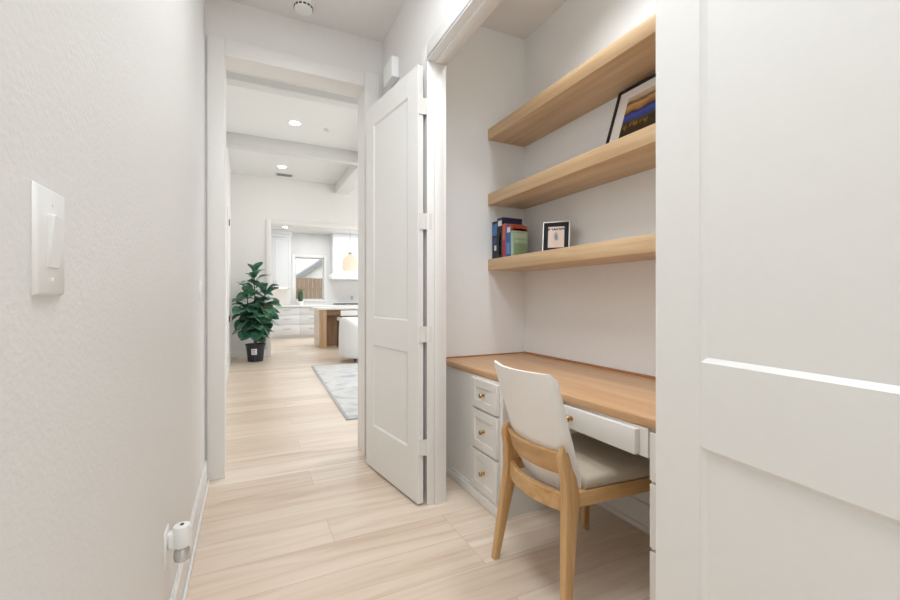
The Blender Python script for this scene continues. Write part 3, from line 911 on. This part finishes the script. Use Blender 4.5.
# ------------------------------------------------------------------ rug
def rug():
    a = R(-2.3)
    M = Matrix.Translation((0.842, 3.95, 0)) @ Matrix.Rotation(a, 4, 'Z')
    root = thing('area_rug', 'pale grey-blue distressed rug on the living room floor', 'rug', (0.842, 3.95, 0))
    bm = bm_new(); box(bm, 0.03, 2.9, 0.03, 3.32, 0.0005, 0.010, 0.003)
    xform(bm, M)
    obj('rug_field', bm, ramp_mat('distressed_rug', 2.6, [(0.30, (188, 194, 204)), (0.42, (216, 218, 222)), (0.55, (234, 233, 230)), (0.72, (208, 212, 218))], 0.95, 9, 1.6, (1, 1, 1), 0.3), root)
    bm = bm_new()
    box(bm, 0, 0.03, 0, 3.35, 0.0004, 0.009, 0.002); box(bm, 2.9, 2.93, 0, 3.35, 0.0004, 0.009, 0.002)
    box(bm, 0.03, 2.9, 0, 0.03, 0.0004, 0.009, 0.002); box(bm, 0.03, 2.9, 3.32, 3.35, 0.0004, 0.009, 0.002)
    xform(bm, M); obj('border', bm, plain('rug_border', (186, 186, 188), 0.95), root)
rug()

# ------------------------------------------------------------------ armchair
AXc, AYc = 1.95, 7.62
ac = thing('armchair', 'white rounded barrel armchair standing on the rug', 'armchair', (AXc, AYc, 0))
BOUCLE = plain('white_boucle', (236, 236, 236), 0.95, noise=0.03, nscale=60, bump=0.5, bscale=160, spec=0.1)
bm = bm_new()   # wrap-round back
n = 40
rings = []
for i in range(n + 1):
    f = i / n
    a = R(50) + R(260) * f            # open toward +x -y
    a += R(-45)
    e = math.sin(math.pi * min(1, max(0, f)))
    top = 0.56 + 0.22 * min(1, e * 1.5) ** 0.8
    ring = []
    prof = [(0.375, 0.09), (0.415, 0.085), (0.440, 0.12), (0.452, 0.30), (0.450, 0.5), (0.440, top - 0.06), (0.420, top - 0.015), (0.390, top), (0.355, top - 0.012), (0.335, top - 0.05), (0.330, 0.45), (0.335, 0.2)]
    for r, z in prof:
        ring.append((AXc + r * math.cos(a), AYc + r * math.sin(a), z))
    rings.append(ring)
loft(bm, rings); obj('back_shell', bm, BOUCLE, ac, angle=70)
bm = bm_new(); lathe(bm, [(0.28, 0.10), (0.325, 0.105), (0.328, 0.40), (0.318, 0.445), (0.26, 0.465), (0.1, 0.472)], (AXc, AYc, 0), 40); obj('seat', bm, BOUCLE, ac, angle=70)
for k in range(4):
    a = R(45 + 90 * k)
    bm = bm_new(); cyl(bm, (AXc + 0.31 * math.cos(a), AYc + 0.31 * math.sin(a), 0.0125), (AXc + 0.30 * math.cos(a), AYc + 0.30 * math.sin(a), 0.11), 0.016, 0.024, 14)
    obj('leg', bm, plain('dark_leg', (52, 56, 70), 0.5), ac)

# ------------------------------------------------------------------ fiddle-leaf fig
PX, PY = 0.155, 8.36
fg = thing('potted_fig', 'tall fiddle-leaf fig in a dark nursery pot against the far wall', 'potted plant', (PX, PY, 0))
bm = bm_new(); lathe(bm, [(0.115, 0.0), (0.125, 0.004), (0.158, 0.285), (0.170, 0.288), (0.172, 0.312), (0.160, 0.314), (0.152, 0.28), (0.04, 0.275)], (PX, PY, 0), 36)
pot = obj('pot', bm, plain('navy_nursery_pot', (34, 38, 50), 0.45), fg)
bm = bm_new()
rings = []
for z, r in ((0.13, 0.1415), (0.235, 0.1545)):
    rings.append([(PX + r * math.cos(R(a)), PY + r * math.sin(R(a)), z) for a in range(-118, -79, 6)])
loft(bm, rings, cap=False, closed=False); tg = obj('pot_tag', bm, plain('tag_paper', (230, 232, 230), 0.6), pot)
bm = bm_new()
for z0, z1 in ((0.150, 0.158), (0.172, 0.180), (0.196, 0.212)):
    rings = []
    for z in (z0, z1):
        r = 0.1422 + (z - 0.13) * 0.124
        rings.append([(PX + r * math.cos(R(a)), PY + r * math.sin(R(a)), z) for a in range(-112, -88, 5)])
    loft(bm, rings, cap=False, closed=False)
obj('printed_line', bm, plain('tag_ink', (120, 126, 130), 0.6), tg)
bm = bm_new(); lathe(bm, [(0.151, 0.268), (0.150, 0.274), (0.02, 0.282)], (PX, PY, 0), 30); obj('soil', bm, ramp_mat('soil', 40, [(0.3, (48, 38, 30)), (0.7, (84, 66, 50))], 0.95), fg)
LEAF = ramp_mat('fig_leaf', 7, [(0.30, (34, 74, 62)), (0.45, (56, 106, 82)), (0.58, (100, 140, 104)), (0.75, (66, 110, 112))], 0.38, 3, 0.3)
STEM = plain('fig_stem', (92, 74, 54), 0.8, noise=0.1)
stems = []
bm = bm_new()
for (dx, dy, top, ph) in ((0.0, 0.0, 1.58, 0.4), (-0.06, -0.05, 1.22, 2.0), (0.06, -0.03, 1.30, 4.1)):
    pts = []
    for i in range(9):
        f = i / 8
        pts.append(Vector((PX + dx * 0.3 + dx * 2.2 * f + 0.02 * math.sin(5 * f + ph), PY + dy * (0.3 + 1.5 * f) + 0.015 * math.cos(4 * f + ph), 0.27 + (top - 0.27) * f)))
    stems.append(pts)
    tube(bm, pts, [0.016 - 0.010 * i / 8 for i in range(9)], 8)
obj('stem', bm, STEM, fg)
bm = bm_new()
def leaf(bm, base, yaw, pitch, L, W, droop, roll):
    nl, nw = 8, 4
    outline = [0.10, 0.42, 0.55, 0.66, 0.88, 1.0, 0.96, 0.70, 0.08]
    M = Matrix.Translation(base) @ Euler((0, 0, yaw)).to_matrix().to_4x4() @ Euler((0, -pitch, 0)).to_matrix().to_4x4() @ Euler((roll, 0, 0)).to_matrix().to_4x4()
    grid = []
    for i in range(nl + 1):
        f = i / nl
        row = []
        for j in range(nw + 1):
            g = -1 + 2 * j / nw
            w = W * outline[i] * 0.5
            x = 0.03 + L * f; y = g * w
            z = -droop * L * f * f + abs(g) * w * 0.28 + 0.008 * math.sin(9 * f + 3 * g) * abs(g)
            row.append(bm.verts.new(M @ Vector((x, y, z))))
        grid.append(row)
    for i in range(nl):
        for j in range(nw):
            _face(bm, (grid[i][j], grid[i + 1][j], grid[i + 1][j + 1], grid[i][j + 1]))
    t0 = M @ Vector((0, 0, 0)); t1 = M @ Vector((0.035, 0, 0))
    tube(bm, [base, t0, t1], [0.004, 0.004, 0.003], 5)
rnd = random.Random(12)
for si, pts in enumerate(stems):
    cnt = (40, 28, 30)[si]
    for k in range(cnt):
        f = 0.20 + 0.80 * (k + rnd.random() * 0.5) / cnt
        f = min(f, 1.0)
        q = f * 8; i = min(7, int(q)); b = pts[i].lerp(pts[i + 1], q - i)
        yaw = k * 2.39996 + si * 1.1 + rnd.uniform(-0.3, 0.3)
        pitch = R(2) + R(70) * max(0, f - 0.72) / 0.28 + rnd.uniform(-0.35, 0.3)
        sz = rnd.uniform(0.85, 1.12) * (1.0 if f < 0.9 else 0.85)
        leaf(bm, b, yaw, pitch, 0.27 * sz, 0.215 * sz, rnd.uniform(0.25, 0.7), rnd.uniform(-0.5, 0.5))
for v in bm.verts:                  # leaves stop short of the wall
    v.co.y = min(v.co.y, LY - 0.03)
    v.co.x = max(v.co.x, -0.22)
obj('foliage', bm, LEAF, fg, angle=80)

# ------------------------------------------------------------------ kitchen
QUARTZ = plain('white_quartz', (240, 240, 238), 0.25)
ISLW = wood('island_oak', (168, 132, 96), (190, 156, 120), (206, 176, 142), 'Z')
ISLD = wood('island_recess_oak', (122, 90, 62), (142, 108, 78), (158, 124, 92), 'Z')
KCAB = plain('kitchen_enamel', (229, 231, 233), 0.42)
KF = 12.50
def drawer_unit(x0, x1, label):
    t = thing('base_cabinet', label, 'cabinet', ((x0 + x1) / 2, KF + 0.3, 0), 'kitchen drawer bases along the back wall')
    bm = bm_new(); box(bm, x0, x1, KF + 0.02, KY - 0.03, 0.09, 0.88); box(bm, x0, x1, KF + 0.07, KY - 0.03, 0, 0.09); obj('carcass', bm, KCAB, t)
    for z0, z1 in ((0.66, 0.865), (0.39, 0.645), (0.105, 0.375)):
        bm = bm_new()
        box(bm, x0 + 0.006, x1 - 0.006, KF, KF + 0.021, z0, z1, 0.003)
        d = obj('drawer', bm, KCAB, t)
        c = (x0 + x1) / 2; m = (z0 + z1) / 2 + 0.03
        b = bm_new(); box(b, c - 0.10, c + 0.10, KF - 0.03, KF - 0.018, m - 0.006, m + 0.006, 0.003)
        box(b, c - 0.085, c - 0.075, KF - 0.019, KF + 0.001, m - 0.005, m + 0.005); box(b, c + 0.075, c + 0.085, KF - 0.019, KF + 0.001, m - 0.005, m + 0.005)
        obj('handle', b, STEEL, d)
drawer_unit(0.02, 0.69, 'white kitchen drawer base at far left, behind the fig')
drawer_unit(0.69, 1.37, 'white kitchen drawer base under the upper cabinet, fully in view')
drawer_unit(1.37, 2.05, 'white kitchen drawer base below the window, beside the island')
drawer_unit(2.05, 2.30, 'narrow white kitchen drawer base behind the island')
drawer_unit(2.30, 3.15, 'wide white kitchen drawer base below the cooktop')
bm = bm_new(); box(bm, 0.0, 4.6, KF - 0.03, KY, 0.88, 0.92, 0.004)
tag(obj('countertop', bm, QUARTZ), 'white stone countertop along the kitchen back wall', 'countertop')
# upper cabinet
t = thing('wall_cabinet', 'tall white upper cabinet left of the kitchen window', 'cabinet', (0.75, 12.92, 1.42))
bm = bm_new(); box(bm, 0.30, 1.15, 12.77, KY, 1.42, 2.86); box(bm, 0.28, 1.17, 12.74, KY, 2.86, 2.94, 0.01); box(bm, 0.26, 1.19, 12.71, KY, 2.94, ZH, 0.01); obj('carcass', bm, KCAB, t)
for x0, x1 in ((0.305, 0.722), (0.728, 1.145)):
    bm = bm_new()
    box(bm, x0, x0 + 0.06, 12.75, 12.771, 1.425, 2.85, 0.002, 1); box(bm, x1 - 0.06, x1, 12.75, 12.771, 1.425, 2.85, 0.002, 1)
    box(bm, x0 + 0.06, x1 - 0.06, 12.75, 12.771, 1.425, 1.49, 0.002, 1); box(bm, x0 + 0.06, x1 - 0.06, 12.75, 12.771, 2.785, 2.85, 0.002, 1)
    box(bm, x0 + 0.06, x1 - 0.06, 12.758, 12.771, 1.49, 2.785)
    d = obj('door', bm, KCAB, t)
    hx = x1 - 0.03 if x0 < 0.5 else x0 + 0.03
    b = bm_new(); cyl(b, (hx, 12.735, 1.50), (hx, 12.735, 1.62), 0.005, n=10); cyl(b, (hx, 12.735, 1.51), (hx, 12.752, 1.51), 0.004, n=8); cyl(b, (hx, 12.735, 1.61), (hx, 12.752, 1.61), 0.004, n=8); obj('handle', b, STEEL, d)
bm = bm_new(); box(bm, 0.40, 1.05, 12.85, 12.89, 1.408, 1.42); obj('under_light', bm, emit_mat('warm_strip', (255, 232, 200), 5.0), t)
# range hood
t = thing('range_hood', 'white boxed range hood above the cooktop', 'range hood', (2.78, 12.85, 1.69))
bm = bm_new(); box(bm, 2.30, 3.26, 12.58, KY, 1.86, ZH, 0.004); obj('chimney_box', bm, KCAB, t)
bm = bm_new(); box(bm, 2.25, 3.31, 12.53, KY, 1.69, 1.83, 0.006); box(bm, 2.275, 3.285, 12.555, KY, 1.83, 1.86, 0.006); obj('lower_band', bm, KCAB, t)
# cooktop
t = thing('cooktop', 'black gas cooktop on the counter below the hood', 'cooktop', (2.78, 12.75, 0.92))
bm = bm_new(); box(bm, 2.36, 3.20, 12.55, 13.02, 0.9201, 0.932, 0.004); obj('glass_plate', bm, STEEL, t)
for x0 in (2.38, 2.66, 2.94):
    bm = bm_new()
    for yy in (12.58, 12.78, 12.97):
        box(bm, x0, x0 + 0.24, yy, yy + 0.014, 0.948, 0.968)
    for xx in (x0, x0 + 0.113, x0 + 0.226):
        box(bm, xx, xx + 0.014, 12.58, 12.984, 0.948, 0.968)
    for xx in (x0, x0 + 0.226):
        for yy in (12.58, 12.97):
            box(bm, xx, xx + 0.014, yy, yy + 0.014, 0.931, 0.95)
    obj('grate', bm, BLACK, t)
# small potted plant at the window
t = thing('potted_succulent', 'small pointed green plant in white pot on the counter under the window', 'potted plant', (1.42, 12.85, 0.92))
bm = bm_new(); lathe(bm, [(0.055, 0.9202), (0.07, 0.925), (0.085, 1.03), (0.078, 1.035), (0.07, 1.02), (0.02, 1.018)], (1.42, 12.85, 0), 24); obj('pot', bm, PLASTIC, t)
bm = bm_new()
r2 = random.Random(4)
for k in range(26):
    a = k * 2.39996; tilt = R(2 + 9 * (k / 26)); L = 0.40 - 0.010 * k
    d = Vector((math.cos(a) * math.sin(tilt), math.sin(a) * math.sin(tilt), math.cos(tilt)))
    b = Vector((1.42, 12.85, 1.01)) + Vector((math.cos(a), math.sin(a), 0)) * 0.03
    tube(bm, [b, b + d * L * 0.5, b + d * L * 0.8, b + d * L], [0.018, 0.026, 0.016, 0.002], 6)
obj('foliage', bm, plain('succulent_green', (52, 84, 54), 0.5, noise=0.2, nscale=12), t)
# island
t = thing('kitchen_island', 'oak kitchen island with recessed seating side under a white top', 'kitchen island', (2.8, 10.35, 0))
for x0 in (1.51, 3.90):
    bm = bm_new(); box(bm, x0, x0 + 0.14, 9.82, 9.98, 0, 0.87, 0.004); obj('post', bm, ISLW, t)
PALE = wood('island_pale', (214, 200, 180), (226, 214, 198), (234, 224, 210), 'Z')
bm = bm_new(); box(bm, 3.98, 4.02, 9.98, 10.82, 0.05, 0.87, 0.002, 1); obj('end_panel', bm, PALE, t)
bm = bm_new()
box(bm, 1.53, 1.57, 9.98, 10.82, 0.05, 0.87, 0.002, 1)
box(bm, 1.515, 1.535, 9.98, 10.1, 0.0, 0.87, 0.002, 1); box(bm, 1.515, 1.535, 10.70, 10.82, 0.0, 0.87, 0.002, 1); box(bm, 1.515, 1.535, 10.1, 10.7, 0.0, 0.12, 0.002, 1); box(bm, 1.515, 1.535, 10.1, 10.7, 0.75, 0.87, 0.002, 1)
obj('end_panel', bm, PALE, t)
bm = bm_new(); box(bm, 1.57, 3.98, 10.22, 10.82, 0, 0.87); box(bm, 1.65, 3.9, 9.86, 9.90, 0.74, 0.87); obj('body', bm, ISLD, t)
bm = bm_new(); box(bm, 1.45, 4.10, 9.76, 10.88, 0.87, 0.915, 0.004)
tag(obj('countertop', bm, QUARTZ), 'white stone top of the oak kitchen island', 'countertop')
# stool
t = thing('bar_stool', 'black metal framed stool with white seat at the kitchen island', 'stool', (2.06, 9.62, 0))
sx, sy = 2.07, 9.60
for i in (-1, 1):
    for j in (-1, 1):
        bm = bm_new(); tube(bm, [(sx + i * 0.19, sy + j * 0.19, 0), (sx + i * 0.17, sy + j * 0.17, 0.66 if j > 0 else 0.82)], 0.012, 8); obj('leg', bm, BLACK, t)
bm = bm_new()
for a, b in (((-1, -1), (1, -1)), ((1, -1), (1, 1)), ((1, 1), (-1, 1)), ((-1, 1), (-1, -1))):
    tube(bm, [(sx + a[0] * 0.183, sy + a[1] * 0.183, 0.24), (sx + b[0] * 0.183, sy + b[1] * 0.183, 0.24)], 0.008, 8)
obj('foot_ring', bm, BLACK, t)
bm = bm_new(); box(bm, sx - 0.20, sx + 0.20, sy - 0.20, sy + 0.20, 0.62, 0.70, 0.025, 4); obj('seat', bm, BOUCLE, t)
bm = bm_new(); box(bm, sx - 0.19, sx + 0.19, sy - 0.20, sy - 0.165, 0.74, 0.86, 0.012, 3); obj('backrest', bm, BOUCLE, t)
# pendant
t = thing('pendant_lamp', 'ribbed frosted glass pendant lamp glowing above the island', 'pendant lamp', (2.30, 10.35, 1.78))
px_, py_ = 2.30, 10.35
bm = bm_new(); cyl(bm, (px_, py_, 2.27), (px_, py_, ZH - 0.02), 0.004, n=8); lathe(bm, [(0.06, ZH - 0.03), (0.06, ZH)], (px_, py_, 0), 20); obj('cord', bm, plain('grey_cord', (120, 118, 114), 0.5), t)
bm = bm_new(); lathe(bm, [(0.055, 2.19), (0.055, 2.24), (0.03, 2.25), (0.02, 2.275)], (px_, py_, 0), 20); obj('cap', bm, STEEL, t)
bm = bm_new()
rings = []
for r, z in ((0.135, 1.79), (0.170, 1.81), (0.185, 1.90), (0.182, 2.02), (0.150, 2.13), (0.085, 2.195), (0.055, 2.205)):
    rings.append([(px_ + r * (1 + 0.035 * math.cos(24 * 2 * math.pi * k / 96)) * math.cos(2 * math.pi * k / 96), py_ + r * (1 + 0.035 * math.cos(24 * 2 * math.pi * k / 96)) * math.sin(2 * math.pi * k / 96), z) for k in range(96)])
loft(bm, rings)
m, nt, b = new_mat('frosted_lamp_glass')
b.inputs['Base Color'].default_value = lin((240, 228, 208)); b.inputs['Roughness'].default_value = 0.35
b.inputs['Emission Color'].default_value = lin((255, 236, 210)); b.inputs['Emission Strength'].default_value = 0.36
obj('glass_shade', bm, m, t, angle=70)
# outlet on the splashback
t = obj('wall_outlet', (lambda b: (box(b, 2.93, 3.00, KY - 0.006, KY, 1.08, 1.20, 0.002, 1), b)[1])(bm_new()), plain('grey_outlet', (176, 176, 176), 0.4))
tag(t, 'small grey outlet plate on the kitchen splashback under the hood', 'outlet')

# ------------------------------------------------------------------ outdoors beyond the kitchen window
FENCE = wood('weathered_fence', (126, 100, 78), (150, 122, 96), (172, 144, 116), 'Z', rough=0.85)
bm = bm_new()
r3 = random.Random(9)
for k in range(46):
    x = -1.0 + 0.145 * k
    box(bm, x, x + 0.138, 16.0 + r3.uniform(0, 0.01), 16.02 + r3.uniform(0, 0.01), 0, 1.86 + r3.uniform(-0.015, 0.015), 0.003, 1)
box(bm, -1.0, 5.6, 16.03, 16.08, 0.4, 0.5); box(bm, -1.0, 5.6, 16.03, 16.08, 1.4, 1.5)
tag(obj('wooden_fence', bm, FENCE), 'weathered brown board fence outside the kitchen window', 'fence')
ns = thing('neighbour_house', 'grey sloped roof of a pale house beyond the fence', 'house', (3.5, 21.0, 0))
bm = bm_new()
hexa(bm, [(1.75, 19.4, 1.70), (1.75, 24.0, 1.70), (1.75, 24.0, 1.94), (1.75, 19.4, 1.94)], [(4.4, 19.4, 3.55), (4.4, 24.0, 3.55), (4.4, 24.0, 3.79), (4.4, 19.4, 3.79)])
hexa(bm, [(7.05, 19.4, 1.70), (7.05, 24.0, 1.70), (7.05, 24.0, 1.94), (7.05, 19.4, 1.94)], [(4.4, 19.4, 3.55), (4.4, 24.0, 3.55), (4.4, 24.0, 3.79), (4.4, 19.4, 3.79)])
obj('roof', bm, plain('grey_shingles', (150, 150, 154), 0.9, noise=0.15, nscale=8), ns)
bm = bm_new()
hexa(bm, [(2.1, 19.6, 0), (6.7, 19.6, 0), (6.7, 23.6, 0), (2.1, 23.6, 0)], [(2.1, 19.6, 1.92), (6.7, 19.6, 1.92), (6.7, 23.6, 1.92), (2.1, 23.6, 1.92)])
hexa(bm, [(2.1, 19.6, 1.92), (6.7, 19.6, 1.92), (6.7, 23.6, 1.92), (2.1, 23.6, 1.92)], [(4.35, 19.6, 3.5), (4.45, 19.6, 3.5), (4.45, 23.6, 3.5), (4.35, 23.6, 3.5)])
obj('wall', bm, plain('pale_siding', (226, 226, 226), 0.8), ns)
bm = bm_new(); box(bm, -8, 16, KY + 0.21, 30, -0.12, -0.02)
tag(obj('yard_ground', bm, ramp_mat('yard_grass', 9, [(0.3, (96, 110, 70)), (0.7, (140, 146, 104))], 0.95)), None, None, kind='structure')

# ------------------------------------------------------------------ light
w = bpy.data.worlds.new('World'); sc.world = w
w.use_nodes = True
bg = w.node_tree.nodes['Background']
bg.inputs['Color'].default_value = (0.93, 0.97, 1.0, 1)
bg.inputs['Strength'].default_value = 2.0

def area(name, loc, rot, sx, sy, power, col=(1, 1, 1), shape='RECTANGLE', spread=180):
    l = bpy.data.lights.new(name, 'AREA'); l.shape = shape; l.size = sx
    if shape in ('RECTANGLE', 'ELLIPSE'):
        l.size_y = sy
    l.energy = power; l.color = col; l.spread = R(spread)
    o = bpy.data.objects.new(name, l); COL.objects.link(o)
    o.location = loc; o.rotation_euler = rot
    return o
WARM = (0.88, 0.945, 1.0); COOL = (0.94, 0.975, 1.0); NEU = (0.905, 0.955, 1.0)
area('hall_ceiling_fill', (0.36, 1.15, ZH - 0.03), (0, 0, 0), 0.55, 1.2, 25, NEU)  # broad soft fill light added under the ceiling, without a fixture
area('hall_ceiling_fill', (0.36, -1.3, ZH - 0.03), (0, 0, 0), 0.55, 1.2, 18, NEU)  # second added fill light, unseen behind the camera
area('hall_end_fill', (0.34, YB + 0.05, 1.45), (R(90), 0, 0), 1.0, 2.2, 7, NEU)  # added fill in front of the closed end wall, softens the hall
area('niche_downlight', (1.36, 1.32, ZH - 0.02), (0, 0, 0), 0.30, 0.8, 9.0, WARM, spread=125)
area('living_window_fill', (6.3, 6.1, 1.6), (0, R(90), 0), 2.5, 4.2, 140, COOL)  # fill light added outside the unseen side window
area('living_ceiling_fill', (3.9, 5.7, LZ - 0.03), (0, 0, 0), 2.2, 1.4, 52, NEU)  # large unseen panel added to brighten the room, not a fitting
area('living_downlight', (0.59, 5.98, LZ - 0.03), (0, 0, 0), 0.12, 0.12, 2, NEU, 'DISK')
area('living_downlight', (0.58, 8.07, LZ - 0.03), (0, 0, 0), 0.12, 0.12, 2, NEU, 'DISK')
area('kitchen_window_fill', (5.3, 11.0, 1.7), (0, R(90), 0), 1.6, 2.8, 38, COOL)  # added light that brightens the kitchen through the unseen right window
area('kitchen_ceiling_fill', (2.6, 11.6, ZH - 0.03), (0, 0, 0), 2.6, 0.8, 62, NEU)  # wide added fill panel, separate from the recessed lights

# ------------------------------------------------------------------ camera
F_PX, VPX, HOR, CH = 420.0, 246.0, 297.5, 1.148
yaw = math.atan((450.0 - VPX) / F_PX)
cd = bpy.data.cameras.new('Camera')
cd.sensor_fit = 'HORIZONTAL'; cd.sensor_width = 36.0
cd.lens = F_PX * 36.0 / 900.0
cd.shift_y = -(300.0 - HOR) / 900.0
cd.clip_start = 0.02; cd.clip_end = 200
cam = bpy.data.objects.new('Camera', cd); COL.objects.link(cam)
cam.location = (0, 0, CH)
cam.rotation_euler = (R(90), 0, -yaw)
sc.camera = cam

# ------------------------------------------------------------------ colour management and sampling quality
sc.view_settings.view_transform = 'Standard'
sc.view_settings.look = 'None'
sc.view_settings.exposure = 0.0
sc.cycles.use_denoising = True
sc.cycles.max_bounces = 10
sc.cycles.diffuse_bounces = 6
sc.cycles.glossy_bounces = 4
sc.cycles.transparent_max_bounces = 8
sc.cycles.sample_clamp_indirect = 6.0
